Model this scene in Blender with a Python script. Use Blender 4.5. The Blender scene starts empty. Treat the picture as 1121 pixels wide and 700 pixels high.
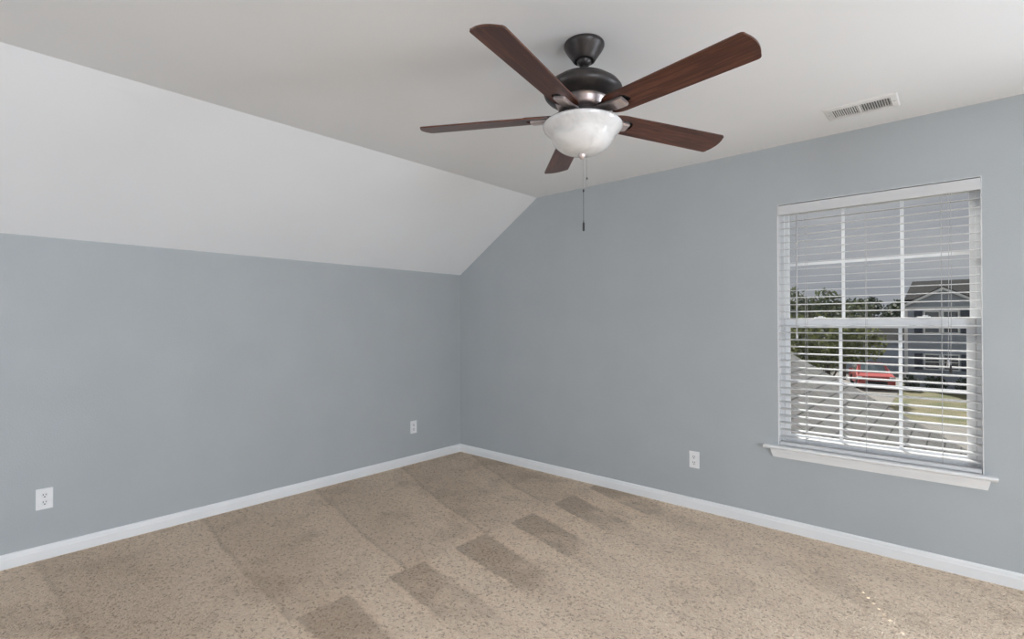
import bpy, bmesh, math, random
from mathutils import Vector, Matrix
random.seed(7)
S = bpy.context.scene
COL = S.collection
PI = math.pi

# ------------------------------------------------------------------ camera
cam_d = bpy.data.cameras.new('camera')
cam = bpy.data.objects.new('camera', cam_d)
COL.objects.link(cam)
cR = Vector((0.74631887, 0.66558287, -0.00275351))
cU = Vector((0.0061851, -0.00279846, 0.99997696))
cF = Vector((-0.66555983, 0.74631871, 0.00620524))
cam.matrix_world = Matrix(((cR.x, cU.x, -cF.x, 3.86003746),
                           (cR.y, cU.y, -cF.y, -3.52917873),
                           (cR.z, cU.z, -cF.z, 1.32021988),
                           (0, 0, 0, 1)))
cam_d.sensor_width = 36.0
cam_d.lens = 36.0 * 553.28 / 1121.0
cam_d.clip_start = 0.05
cam_d.clip_end = 400
S.camera = cam

# ------------------------------------------------------------------ view, sky, sun, added fill lights
S.view_settings.view_transform = 'Standard'
S.view_settings.look = 'None'
S.view_settings.gamma = 1.0
S.view_settings.use_curve_mapping = False
S.view_settings.exposure = 0.0

SKY = 1.0
SUN = 8.0
FILL_GABLE = 100.0
FILL_NEAR = 184.0
FILL_BACK = 50.0
BULB = 0.12

world = bpy.data.worlds.new('overcast_sky')
S.world = world
world.use_nodes = True
wn, wl = world.node_tree.nodes, world.node_tree.links
wn.clear()
w_out = wn.new('ShaderNodeOutputWorld')
w_bg = wn.new('ShaderNodeBackground')
w_tc = wn.new('ShaderNodeTexCoord')
w_map = wn.new('ShaderNodeMapping')
w_map.inputs['Scale'].default_value = (1.4, 1.4, 7.0)
w_nz = wn.new('ShaderNodeTexNoise')
w_nz.inputs['Scale'].default_value = 2.2
w_nz.inputs['Detail'].default_value = 5.0
w_rp = wn.new('ShaderNodeValToRGB')
w_rp.color_ramp.elements[0].position = 0.35
w_rp.color_ramp.elements[0].color = (0.315, 0.33, 0.365, 1)
w_rp.color_ramp.elements[1].position = 0.68
w_rp.color_ramp.elements[1].color = (0.43, 0.435, 0.455, 1)
wl.new(w_tc.outputs['Generated'], w_map.inputs['Vector'])
wl.new(w_map.outputs['Vector'], w_nz.inputs['Vector'])
wl.new(w_nz.outputs['Fac'], w_rp.inputs['Fac'])
wl.new(w_rp.outputs['Color'], w_bg.inputs['Color'])
w_bg.inputs['Strength'].default_value = SKY
wl.new(w_bg.outputs['Background'], w_out.inputs['Surface'])


def light(name, typ, loc, direction, energy, color=(1, 1, 1), size=None):
    d = bpy.data.lights.new(name, typ)
    d.energy = energy
    d.color = color
    o = bpy.data.objects.new(name, d)
    COL.objects.link(o)
    o.location = loc
    o.rotation_euler = Vector(direction).to_track_quat('-Z', 'Y').to_euler()
    if size:
        d.shape = 'RECTANGLE'
        d.size, d.size_y = size
    return o


EL = math.atan(0.936)
sun_dir = Vector((0.523 * math.cos(EL), -0.852 * math.cos(EL), -math.sin(EL)))
sun = light('sun', 'SUN', (-6, 12, 12), sun_dir, SUN, (1.0, 0.965, 0.91))
sun.data.angle = math.radians(0.53)

# added fill lights at made-up windows, all beyond the frame
light('added_fill_gable', 'AREA', (6.15, -0.03, 1.30), (0, -1, 0), FILL_GABLE, (0.885, 0.985, 1.12), (1.2, 1.5))
light('added_fill_back', 'AREA', (0.56, -8.47, 1.1), (0, 1, 0), FILL_BACK, (0.885, 0.985, 1.12), (0.8, 1.2))
light('added_fill_near', 'AREA', (8.47, -4.8, 1.35), (-1, 0, 0), FILL_NEAR, (0.885, 0.985, 1.12), (2.2, 1.5))
# portals that guide sky light through the window and two added openings
for (px, py, pd, pw) in ((3.4585, 0.195, -1, 0.957), (6.15, 0.195, -1, 1.2), (0.56, -8.64, 1, 0.9)):
    po = light('sky_portal', 'AREA', (px, py, 1.3), (0, pd, 0), 1.0, (1, 1, 1), (pw, 1.53))
    po.data.cycles.is_portal = True

S.cycles.max_bounces = 10
S.cycles.diffuse_bounces = 6
S.cycles.transparent_max_bounces = 16
S.cycles.use_denoising = True
S.cycles.use_light_tree = True
S.cycles.use_adaptive_sampling = False


# ------------------------------------------------------------------ helpers
def put(o, label=None, cat=None, group=None, kind=None):
    if label: o['label'] = label
    if cat: o['category'] = cat
    if group: o['group'] = group
    if kind: o['kind'] = kind
    return o


def empty(name, loc=(0, 0, 0), label=None, cat=None, group=None, kind=None):
    o = bpy.data.objects.new(name, None)
    o.empty_display_size = 0.1
    COL.objects.link(o)
    o.location = loc
    return put(o, label, cat, group, kind)


def link(name, bm, mat, parent=None, smooth=None, loc=None):
    """bm in world space unless loc is given; parent keeps the world position"""
    bmesh.ops.recalc_face_normals(bm, faces=bm.faces[:])
    me = bpy.data.meshes.new(name)
    bm.to_mesh(me)
    bm.free()
    for m in (mat if isinstance(mat, (list, tuple)) else [mat]):
        me.materials.append(m)
    if smooth is not None:
        for p in me.polygons:
            p.use_smooth = True
        if smooth < 180:
            me.set_sharp_from_angle(angle=math.radians(smooth))
    o = bpy.data.objects.new(name, me)
    COL.objects.link(o)
    if loc is not None:
        o.location = loc
    elif parent is not None:
        # re-express world-space verts relative to the (unrotated) parent chain
        off = Vector((0, 0, 0))
        q = parent
        while q is not None:
            off += q.location
            q = q.parent
        me.transform(Matrix.Translation(-off))
    if parent is not None:
        o.parent = parent
    return o


def box(bm, x0, x1, y0, y1, z0, z1, mi=0, bev=0.0):
    c = Vector(((x0 + x1) / 2, (y0 + y1) / 2, (z0 + z1) / 2))
    m = Matrix.Translation(c) @ Matrix.Diagonal((abs(x1 - x0), abs(y1 - y0), abs(z1 - z0), 1))
    r = bmesh.ops.create_cube(bm, size=1, matrix=m)
    vs = r['verts']
    fs = set(f for v in vs for f in v.link_faces)
    for f in fs:
        f.material_index = mi
    if bev > 0:
        es = list(set(e for v in vs for e in v.link_edges))
        bmesh.ops.bevel(bm, geom=es, offset=bev, segments=2, profile=0.5, affect='EDGES')


def prism(bm, pts, ext, mi=0):
    """polygon pts (3-D, planar) extruded by vector ext"""
    ext = Vector(ext)
    a = [bm.verts.new(Vector(p)) for p in pts]
    b = [bm.verts.new(Vector(p) + ext) for p in pts]
    n = len(a)
    fs = [bm.faces.new(a), bm.faces.new(b[::-1])]
    for i in range(n):
        fs.append(bm.faces.new((a[i], b[i], b[(i + 1) % n], a[(i + 1) % n])))
    for f in fs:
        f.material_index = mi
    return fs


def lathe(bm, prof, cx=0, cy=0, cz=0, n=48, mi=0):
    rings = []
    for r, z in prof:
        if r < 1e-6:
            rings.append([bm.verts.new((cx, cy, cz + z))])
        else:
            rings.append([bm.verts.new((cx + r * math.cos(2 * PI * k / n), cy + r * math.sin(2 * PI * k / n), cz + z)) for k in range(n)])
    for a, b in zip(rings, rings[1:]):
        if len(a) == 1 and len(b) == 1:
            continue
        for k in range(n):
            k2 = (k + 1) % n
            if len(a) == 1:
                f = bm.faces.new((a[0], b[k], b[k2]))
            elif len(b) == 1:
                f = bm.faces.new((a[k], a[k2], b[0]))
            else:
                f = bm.faces.new((a[k], a[k2], b[k2], b[k]))
            f.material_index = mi


def tube(bm, pts, r, n=8, mi=0):
    pts = [Vector(p) for p in pts]
    rings = []
    for i, p in enumerate(pts):
        d = (pts[min(i + 1, len(pts) - 1)] - pts[max(i - 1, 0)]).normalized()
        u = d.orthogonal().normalized()
        v = d.cross(u)
        rr = r[i] if isinstance(r, (list, tuple)) else r
        rings.append([bm.verts.new(p + rr * (math.cos(2 * PI * k / n) * u + math.sin(2 * PI * k / n) * v)) for k in range(n)])
    for a, b in zip(rings, rings[1:]):
        # match the closest start to avoid twisting
        off = min(range(n), key=lambda j: (a[0].co - b[j].co).length)
        for k in range(n):
            f = bm.faces.new((a[k], a[(k + 1) % n], b[(k + 1 + off) % n], b[(k + off) % n]))
            f.material_index = mi
    bm.faces.new(rings[0]).material_index = mi
    bm.faces.new(rings[-1][::-1]).material_index = mi


def B():
    return bmesh.new()


def mat(name, color=(0.5, 0.5, 0.5), rough=0.5, metal=0.0, spec=0.5, coat=0.0):
    m = bpy.data.materials.new(name)
    m.use_nodes = True
    b = m.node_tree.nodes['Principled BSDF']
    b.inputs['Base Color'].default_value = (*color, 1)
    b.inputs['Roughness'].default_value = rough
    b.inputs['Metallic'].default_value = metal
    b.inputs['Specular IOR Level'].default_value = spec
    b.inputs['Coat Weight'].default_value = coat
    return m


def nodes(m):
    nt = m.node_tree
    return nt.nodes, nt.links, nt.nodes['Principled BSDF']


def noise_mat(name, c1, c2, scale, rough=0.6, detail=4, bump=0.0, bscale=None, spec=0.5, lo=0.35, hi=0.65, stretch=(1, 1, 1), coord='Object', metal=0.0, bdist=0.01):
    m = mat(name, c1, rough, metal, spec)
    n, l, b = nodes(m)
    tc = n.new('ShaderNodeTexCoord')
    mp = n.new('ShaderNodeMapping')
    mp.inputs['Scale'].default_value = stretch
    nz = n.new('ShaderNodeTexNoise')
    nz.inputs['Scale'].default_value = scale
    nz.inputs['Detail'].default_value = detail
    rp = n.new('ShaderNodeValToRGB')
    rp.color_ramp.elements[0].position = lo
    rp.color_ramp.elements[0].color = (*c1, 1)
    rp.color_ramp.elements[1].position = hi
    rp.color_ramp.elements[1].color = (*c2, 1)
    l.new(tc.outputs[coord], mp.inputs['Vector'])
    l.new(mp.outputs['Vector'], nz.inputs['Vector'])
    l.new(nz.outputs['Fac'], rp.inputs['Fac'])
    l.new(rp.outputs['Color'], b.inputs['Base Color'])
    if bump:
        nb = n.new('ShaderNodeTexNoise')
        nb.inputs['Scale'].default_value = bscale or scale
        nb.inputs['Detail'].default_value = 3
        l.new(mp.outputs['Vector'], nb.inputs['Vector'])
        bp = n.new('ShaderNodeBump')
        bp.inputs['Strength'].default_value = bump
        bp.inputs['Distance'].default_value = bdist
        l.new(nb.outputs['Fac'], bp.inputs['Height'])
        l.new(bp.outputs['Normal'], b.inputs['Normal'])
    return m


# ------------------------------------------------------------------ materials
M = {}
M['wall'] = noise_mat('blue_grey_wall_paint', (0.408, 0.434, 0.446), (0.423, 0.45, 0.462), 3, rough=0.55, bump=0.25, bscale=130, spec=0.35, bdist=0.004)
M['ceil'] = noise_mat('white_ceiling_paint', (0.835, 0.853, 0.872), (0.85, 0.868, 0.887), 2, rough=0.8, bump=0.12, bscale=160, spec=0.2, bdist=0.003)
M['trim'] = noise_mat('white_trim_paint', (0.78, 0.785, 0.785), (0.81, 0.812, 0.81), 6, rough=0.35)
M['vinyl'] = noise_mat('white_window_vinyl', (0.82, 0.825, 0.83), (0.84, 0.845, 0.85), 5, rough=0.3)
M['slat'] = noise_mat('white_blind_slat', (0.58, 0.585, 0.59), (0.61, 0.61, 0.61), 5, rough=0.4)
M['cord'] = noise_mat('grey_cord', (0.42, 0.42, 0.42), (0.5, 0.5, 0.5), 80, rough=0.8)
M['tassel'] = noise_mat('dark_tassel', (0.02, 0.02, 0.02), (0.04, 0.035, 0.03), 60, rough=0.5)
M['wand'] = noise_mat('grey_wand_plastic', (0.42, 0.42, 0.43), (0.5, 0.5, 0.5), 30, rough=0.25)
M['plate'] = noise_mat('white_outlet_plastic', (0.80, 0.80, 0.80), (0.83, 0.83, 0.83), 30, rough=0.35)
M['slot'] = noise_mat('dark_outlet_slots', (0.02, 0.02, 0.02), (0.03, 0.03, 0.03), 30, rough=0.7)
M['socket'] = noise_mat('outlet_face_plastic', (0.76, 0.76, 0.76), (0.79, 0.79, 0.79), 30, rough=0.4)
M['ventw'] = noise_mat('white_vent_metal', (0.76, 0.76, 0.755), (0.8, 0.8, 0.795), 20, rough=0.45)
M['ventd'] = noise_mat('duct_shade', (0.12, 0.12, 0.12), (0.16, 0.16, 0.16), 10, rough=0.9)
M['bronze'] = noise_mat('oil_rubbed_bronze', (0.030, 0.026, 0.025), (0.05, 0.042, 0.04), 30, rough=0.38, metal=0.35)
M['bronze_lit'] = noise_mat('brushed_bronze_lit', (0.62, 0.54, 0.525), (0.68, 0.60, 0.58), 60, rough=0.36, metal=0.8)  # lighter bronze: carpet reflection and bowl glow put into the colour
M['housing_lit'] = noise_mat('satin_bronze_housing_lit', (0.36, 0.30, 0.29), (0.42, 0.36, 0.345), 40, rough=0.34, metal=0.8)  # carpet reflection from below put into the base colour
M['chain'] = noise_mat('chain_metal', (0.42, 0.40, 0.38), (0.5, 0.48, 0.45), 200, rough=0.35, metal=0.8)
M['black'] = noise_mat('black_plastic', (0.015, 0.015, 0.015), (0.03, 0.03, 0.03), 60, rough=0.45)


def wood_mat():
    m = mat('walnut_blade_wood', (0.1, 0.04, 0.025), 0.32, 0, 0.45)
    n, l, b = nodes(m)
    tc = n.new('ShaderNodeTexCoord')
    oi = n.new('ShaderNodeObjectInfo')
    add = n.new('ShaderNodeVectorMath'); add.operation = 'ADD'
    sc = n.new('ShaderNodeVectorMath'); sc.operation = 'SCALE'; sc.inputs['Scale'].default_value = 9.0
    l.new(oi.outputs['Random'], sc.inputs[0])
    l.new(tc.outputs['Object'], add.inputs[0])
    l.new(sc.outputs['Vector'], add.inputs[1])
    mp = n.new('ShaderNodeMapping')
    mp.inputs['Scale'].default_value = (4.0, 46.0, 20.0)
    l.new(add.outputs['Vector'], mp.inputs['Vector'])
    n1 = n.new('ShaderNodeTexNoise')
    n1.inputs['Scale'].default_value = 1.4
    n1.inputs['Detail'].default_value = 6
    n1.inputs['Roughness'].default_value = 0.65
    n1.inputs['Distortion'].default_value = 0.6
    l.new(mp.outputs['Vector'], n1.inputs['Vector'])
    rp = n.new('ShaderNodeValToRGB')
    e = rp.color_ramp.elements
    e[0].position = 0.30; e[0].color = (0.042, 0.015, 0.010, 1)
    e[1].position = 0.72; e[1].color = (0.18, 0.068, 0.040, 1)
    k = e.new(0.5); k.color = (0.088, 0.032, 0.020, 1)
    l.new(n1.outputs['Fac'], rp.inputs['Fac'])
    l.new(rp.outputs['Color'], b.inputs['Base Color'])
    bp = n.new('ShaderNodeBump'); bp.inputs['Strength'].default_value = 0.06; bp.inputs['Distance'].default_value = 0.002
    l.new(n1.outputs['Fac'], bp.inputs['Height'])
    l.new(bp.outputs['Normal'], b.inputs['Normal'])
    return m


M['wood'] = wood_mat()


def glass_pane():
    m = bpy.data.materials.new('clear_window_glass')
    m.use_nodes = True
    n, l = m.node_tree.nodes, m.node_tree.links
    n.clear()
    o = n.new('ShaderNodeOutputMaterial')
    t = n.new('ShaderNodeBsdfTransparent'); t.inputs['Color'].default_value = (0.95, 0.96, 0.96, 1)
    g = n.new('ShaderNodeBsdfGlossy'); g.inputs['Roughness'].default_value = 0.02
    lw = n.new('ShaderNodeLayerWeight'); lw.inputs['Blend'].default_value = 0.5
    pw = n.new('ShaderNodeMath'); pw.operation = 'POWER'; pw.inputs[1].default_value = 5.0
    l.new(lw.outputs['Facing'], pw.inputs[0])
    fr = n.new('ShaderNodeMath'); fr.operation = 'MULTIPLY_ADD'; fr.inputs[1].default_value = 0.9; fr.inputs[2].default_value = 0.025
    l.new(pw.outputs[0], fr.inputs[0])
    mx = n.new('ShaderNodeMixShader')
    l.new(fr.outputs[0], mx.inputs['Fac'])
    l.new(t.outputs['BSDF'], mx.inputs[1]); l.new(g.outputs['BSDF'], mx.inputs[2])
    l.new(mx.outputs['Shader'], o.inputs['Surface'])
    return m


M['glass'] = glass_pane()


def bowl_glass():
    m = mat('frosted_alabaster_glass', (0.86, 0.86, 0.86), 0.18, 0, 0.5, 1.0)
    n, l, b = nodes(m)
    b.inputs['Coat Roughness'].default_value = 0.08
    tc = n.new('ShaderNodeTexCoord')
    nz = n.new('ShaderNodeTexNoise'); nz.inputs['Scale'].default_value = 9; nz.inputs['Detail'].default_value = 4; nz.inputs['Distortion'].default_value = 1.6
    rp = n.new('ShaderNodeValToRGB')
    rp.color_ramp.elements[0].position = 0.3; rp.color_ramp.elements[0].color = (0.70, 0.70, 0.705, 1)
    rp.color_ramp.elements[1].position = 0.62; rp.color_ramp.elements[1].color = (0.92, 0.92, 0.92, 1)
    l.new(tc.outputs['Object'], nz.inputs['Vector']); l.new(nz.outputs['Fac'], rp.inputs['Fac'])
    l.new(rp.outputs['Color'], b.inputs['Base Color'])
    tr = n.new('ShaderNodeBsdfTranslucent'); tr.inputs['Color'].default_value = (0.9, 0.9, 0.89, 1)
    mx = n.new('ShaderNodeMixShader'); mx.inputs['Fac'].default_value = 0.3
    out = n['Material Output']
    l.new(b.outputs['BSDF'], mx.inputs[1]); l.new(tr.outputs['BSDF'], mx.inputs[2])
    l.new(mx.outputs['Shader'], out.inputs['Surface'])
    return m


M['bowl'] = bowl_glass()


def carpet_mat():
    m = mat('beige_cut_pile_carpet', (0.4, 0.3, 0.2), 0.95, 0, 0.1)
    n, l, b = nodes(m)
    b.inputs['Sheen Weight'].default_value = 0.15
    b.inputs['Sheen Roughness'].default_value = 0.6

    def math_(op, a, c=None, clamp=False):
        k = n.new('ShaderNodeMath'); k.operation = op; k.use_clamp = clamp
        for i, v in enumerate((a, c)):
            if v is None: continue
            if isinstance(v, (int, float)): k.inputs[i].default_value = v
            else: l.new(v, k.inputs[i])
        return k.outputs[0]

    def noise(scale, detail=3, rough=0.5, dist=0.0, vec=None):
        k = n.new('ShaderNodeTexNoise')
        k.inputs['Scale'].default_value = scale; k.inputs['Detail'].default_value = detail
        k.inputs['Roughness'].default_value = rough; k.inputs['Distortion'].default_value = dist
        l.new(vec if vec is not None else P, k.inputs['Vector'])
        return k.outputs['Fac']

    def sstep(v, lo, hi):
        k = n.new('ShaderNodeMapRange'); k.interpolation_type = 'SMOOTHSTEP'
        k.inputs['From Min'].default_value = lo; k.inputs['From Max'].default_value = hi
        l.new(v, k.inputs['Value'])
        return k.outputs['Result']

    tc = n.new('ShaderNodeTexCoord')
    P = tc.outputs['Object']
    sep = n.new('ShaderNodeSeparateXYZ'); l.new(P, sep.inputs[0])
    x, y = sep.outputs['X'], sep.outputs['Y']
    wob = math_('MULTIPLY', math_('SUBTRACT', noise(2.2, 2), 0.5), 0.055)
    wob2 = math_('MULTIPLY', math_('SUBTRACT', noise(30, 2), 0.5), 0.035)
    xr = math_('SUBTRACT', x, 1.63)
    yb = math_('ADD', y, 2.9)
    v = math_('ADD', y, math_('MULTIPLY', math_('MULTIPLY', xr, yb), 0.15))
    v = math_('ADD', v, math_('ADD', wob, wob2))
    # strokes of the cleaner: bands along the room, v = const
    u = math_('FRACT', math_('DIVIDE', math_('ADD', v, 0.588 + 4.75), 0.475))
    band = math_('MULTIPLY', sstep(u, 0.0, 0.05), math_('SUBTRACT', 1.0, sstep(u, 0.50, 0.58)))
    xe = math_('ADD', xr, wob2)
    start = sstep(xe, -0.015, 0.015)
    fade = math_('SUBTRACT', 1.0, math_('MULTIPLY', sstep(math_('ADD', xr, math_('MULTIPLY', math_('SUBTRACT', noise(3.5, 3), 0.5), 1.6)), 0.05, 0.75), 0.85))
    dark = math_('MULTIPLY', math_('MULTIPLY', band, start), fade)
    # older strokes on the far half: faint alternate bands and their thin edges
    u2 = math_('FRACT', math_('DIVIDE', math_('ADD', v, 5.0), 0.62))
    b2 = math_('MULTIPLY', sstep(u2, 0.0, 0.05), math_('SUBTRACT', 1.0, sstep(u2, 0.3, 0.8)))
    left = math_('SUBTRACT', 1.0, start)
    dark2 = math_('MULTIPLY', math_('MULTIPLY', b2, left), math_('ADD', 0.15, math_('MULTIPLY', noise(3, 2), 0.7)))
    edge = math_('SUBTRACT', 1.0, sstep(math_('ABSOLUTE', math_('SUBTRACT', u2, 0.03)), 0.0, 0.035))
    edge = math_('MULTIPLY', math_('MULTIPLY', edge, left), math_('MULTIPLY', noise(2.0, 2), 0.6))
    blot = math_('MULTIPLY', sstep(noise(2.6, 4, 0.6), 0.48, 0.72), 0.45)
    darken = math_('ADD', math_('ADD', dark, math_('MULTIPLY', dark2, 0.5)), math_('ADD', edge, blot))
    darken = math_('ADD', darken, math_('MULTIPLY', math_('SUBTRACT', 1.0, sstep(x, 0.9, 2.3)), 0.45))  # also darker towards the left wall
    darken = math_('MINIMUM', darken, 1.3)
    # yarn: heathered tufts; shade in the gaps painted as dark cells
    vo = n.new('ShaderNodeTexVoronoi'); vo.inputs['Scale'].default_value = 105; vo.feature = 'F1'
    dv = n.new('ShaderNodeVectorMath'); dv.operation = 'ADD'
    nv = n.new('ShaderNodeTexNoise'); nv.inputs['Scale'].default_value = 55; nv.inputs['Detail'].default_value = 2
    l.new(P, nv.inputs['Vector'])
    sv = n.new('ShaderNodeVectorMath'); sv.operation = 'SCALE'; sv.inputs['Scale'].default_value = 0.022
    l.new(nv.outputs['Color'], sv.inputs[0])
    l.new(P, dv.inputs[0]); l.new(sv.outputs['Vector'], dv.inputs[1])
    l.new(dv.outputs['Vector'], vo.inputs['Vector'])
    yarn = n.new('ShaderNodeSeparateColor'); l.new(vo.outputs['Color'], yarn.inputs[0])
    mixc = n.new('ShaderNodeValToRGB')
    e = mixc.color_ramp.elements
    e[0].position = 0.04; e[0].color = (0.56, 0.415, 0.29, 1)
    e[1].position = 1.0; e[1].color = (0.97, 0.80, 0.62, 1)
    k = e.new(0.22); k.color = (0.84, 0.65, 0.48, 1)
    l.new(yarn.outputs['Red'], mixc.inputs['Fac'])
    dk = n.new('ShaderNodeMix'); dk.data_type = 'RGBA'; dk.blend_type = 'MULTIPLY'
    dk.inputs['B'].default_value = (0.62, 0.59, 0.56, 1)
    l.new(darken, dk.inputs['Factor'])
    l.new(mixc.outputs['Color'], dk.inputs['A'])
    l.new(dk.outputs['Result'], b.inputs['Base Color'])
    hgt = math_('ADD', math_('MULTIPLY', math_('SUBTRACT', 1.0, vo.outputs['Distance']), 1.0), math_('MULTIPLY', noise(190, 3), 0.8))
    hgt = math_('ADD', hgt, math_('MULTIPLY', noise(45, 2), 0.9))
    bp = n.new('ShaderNodeBump'); bp.inputs['Strength'].default_value = 0.85; bp.inputs['Distance'].default_value = 0.011
    l.new(hgt, bp.inputs['Height'])
    l.new(bp.outputs['Normal'], b.inputs['Normal'])
    return m


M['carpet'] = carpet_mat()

# ------------------------------------------------------------------ room shell
XE, YB, HC, KN, RX = 8.5, -8.5, 2.44, 1.81, 1.018     # right wall, back wall, ceiling, knee wall, ridge line
OX0, OX1, OZ0, OZ1 = 2.980, 3.937, 0.535, 2.066         # window opening
T = 0.20

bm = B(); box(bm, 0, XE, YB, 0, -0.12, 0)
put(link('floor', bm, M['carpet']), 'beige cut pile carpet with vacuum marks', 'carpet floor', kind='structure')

bm = B(); box(bm, -0.15, 0, YB - 0.15, T, -0.12, KN + 0.0)
put(link('wall_left', bm, M['wall']), 'blue grey knee wall under the sloped ceiling', 'wall', kind='structure')

# gable wall with the window and an added opening for fill, one skin each side (no seams)
GX0, GX1 = 5.55, 6.75
XS = [0, RX, OX0, OX1, GX0, GX1, XE]
ZS = [-0.12, OZ0, OZ1, HC]
bm = B()


def gable_skin(y):
    v = {}
    def V(x, z):
        if (x, z) not in v: v[(x, z)] = bm.verts.new((x, y, z))
        return v[(x, z)]
    bm.faces.new([V(*q) for q in ((0, -0.12), (RX, -0.12), (RX, OZ0), (RX, OZ1), (RX, HC), (0, KN))])
    for xa, xb in zip(XS[1:], XS[2:]):
        for za, zb in zip(ZS, ZS[1:]):
            if za == OZ0 and xa in (OX0, GX0):
                continue
            bm.faces.new([V(*q) for q in ((xa, za), (xb, za), (xb, zb), (xa, zb))])
    return v


a, c = gable_skin(0.0), gable_skin(T)
pairs = [((0, -0.12), (0, KN)), ((0, KN), (RX, HC)), ((0, -0.12), (RX, -0.12)), ((XE, -0.12), (XE, OZ0)), ((XE, OZ0), (XE, OZ1)), ((XE, OZ1), (XE, HC))]
for xa, xb in zip(XS[1:], XS[2:]):
    pairs += [((xa, -0.12), (xb, -0.12)), ((xa, HC), (xb, HC))]
for xa, xb in ((OX0, OX1), (GX0, GX1)):
    pairs += [((xa, OZ0), (xa, OZ1)), ((xa, OZ1), (xb, OZ1)), ((xb, OZ1), (xb, OZ0)), ((xb, OZ0), (xa, OZ0))]
for p, q in pairs:
    bm.faces.new((a[p], a[q], c[q], c[p]))
put(link('wall_right', bm, M['wall']), 'blue grey gable wall with the window', 'wall', kind='structure')

bm = B()
prism(bm, [(RX, YB - 0.15, HC), (XE + 0.15, YB - 0.15, HC), (XE + 0.15, YB - 0.15, HC + 0.12), (RX - 0.05, YB - 0.15, HC + 0.12)], (0, T - YB + 0.15, 0))
put(link('ceiling', bm, M['ceil']), 'flat white ceiling', 'ceiling', kind='structure')
bm = B()
prism(bm, [(0, YB - 0.15, KN), (RX, YB - 0.15, HC), (RX - 0.05, YB - 0.15, HC + 0.12), (-0.15, YB - 0.15, KN + 0.06)], (0, T - YB + 0.15, 0))
put(link('ceiling_sloped', bm, M['ceil']), 'white sloped ceiling rising from the knee wall', 'ceiling', kind='structure')


bm = B()
for (ua, ub, za, zb) in ((YB - 0.15, -5.95, -0.12, HC), (-3.65, T, -0.12, HC), (-5.95, -3.65, -0.12, 0.55), (-5.95, -3.65, 2.15, HC)):
    box(bm, XE, XE + 0.15, ua, ub, za, zb)
put(link('wall_near', bm, M['wall']), 'blue grey wall beyond the right edge of the view', 'wall', kind='structure')
bm = B()
for (ua, ub, za, zb) in ((0, XE, -0.12, 0.45), (1.02, XE, 0.45, 0.55), (1.02, XE, 2.1, HC), (0, 1.02, 1.75, HC), (0, 0.1, 0.45, 1.75), (1.02, 4.4, 0.55, 2.1), (4.4, XE, 0.55, 2.1)):
    box(bm, ua, ub, YB - 0.15, YB, za, zb)
put(link('wall_back', bm, M['wall']), 'blue grey wall behind the camera', 'wall', kind='structure')


def added_window(name, y, h0, h1, z0, z1):
    w = empty(name, ((h0 + h1) / 2, y, z0), kind='structure')
    bm = B()
    box(bm, h0, h0 + 0.06, y - 0.04, y + 0.04, z0, z1); box(bm, h1 - 0.06, h1, y - 0.04, y + 0.04, z0, z1)
    box(bm, h0 + 0.06, h1 - 0.06, y - 0.04, y + 0.04, z0, z0 + 0.06); box(bm, h0 + 0.06, h1 - 0.06, y - 0.04, y + 0.04, z1 - 0.06, z1)
    zm = (z0 + z1) / 2
    box(bm, h0 + 0.06, h1 - 0.06, y - 0.02, y + 0.02, zm - 0.025, zm + 0.025)
    link('window_frame', bm, M['vinyl'], w)
    return w


w5 = empty('added_window_4', (XE + 0.09, -4.8, 0.55), kind='structure')  # added unseen window around the near fill light
bm = B()
for (ua, ub, za, zb) in ((-5.95, -5.89, 0.55, 2.15), (-3.71, -3.65, 0.55, 2.15), (-4.83, -4.77, 0.61, 2.09), (-5.89, -3.71, 0.55, 0.61), (-5.89, -3.71, 2.09, 2.15)):
    box(bm, XE + 0.05, XE + 0.13, ua, ub, za, zb)
link('window_frame', bm, M['vinyl'], w5)
added_window('added_window_2', 0.1, GX0, GX1, OZ0, OZ1)  # added unseen window, made for the gable fill light
added_window('added_window_3', YB - 0.09, 0.1, 1.02, 0.45, 1.75)  # added unseen window, made for the back fill light

# baseboards (profiled)
BB = 0.0775
prof = [(0.0, 0.0), (0.013, 0.0), (0.013, 0.050), (0.0105, 0.056), (0.0095, 0.066), (0.006, 0.073), (0.0, BB)]


def baseboard(name, pts_fn, ext, label):
    bm = B()
    prism(bm, [pts_fn(d, z) for d, z in prof], ext)
    put(link(name, bm, M['trim']), label, 'baseboard', kind='structure')


baseboard('baseboard_left', lambda d, z: (d, YB, z), (0, -YB, 0), 'white baseboard along the knee wall')
baseboard('baseboard_right', lambda d, z: (0.013, -d, z), (XE - 0.013, 0, 0), 'white baseboard along the window wall')

# ------------------------------------------------------------------ window
win = empty('window_1', ((OX0 + OX1) / 2, 0.1, OZ0), 'white double hung window with grilles in the blue grey wall', 'window', kind='structure')
FX0, FX1 = OX0 + 0.004, OX1 - 0.004
bm = B()     # outer vinyl frame
fy0, fy1 = 0.062, 0.175
box(bm, FX0, FX0 + 0.020, fy0, fy1, OZ0, OZ1); box(bm, FX1 - 0.020, FX1, fy0, fy1, OZ0, OZ1)
box(bm, FX0 + 0.02, FX1 - 0.02, fy0, fy1, OZ1 - 0.03, OZ1); box(bm, FX0 + 0.02, FX1 - 0.02, fy0, fy1, OZ0, OZ0 + 0.028)
box(bm, FX0 + 0.02, FX0 + 0.028, 0.092, 0.100, OZ0 + 0.03, OZ1 - 0.03); box(bm, FX1 - 0.028, FX1 - 0.02, 0.092, 0.100, OZ0 + 0.03, OZ1 - 0.03)
link('window_frame', bm, M['vinyl'], win)
bm = B()     # painted returns of the opening
box(bm, OX0 - 0.001, OX0 + 0.004, 0.001, T, OZ0, OZ1); box(bm, OX1 - 0.004, OX1 + 0.001, 0.001, T, OZ0, OZ1)
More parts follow.
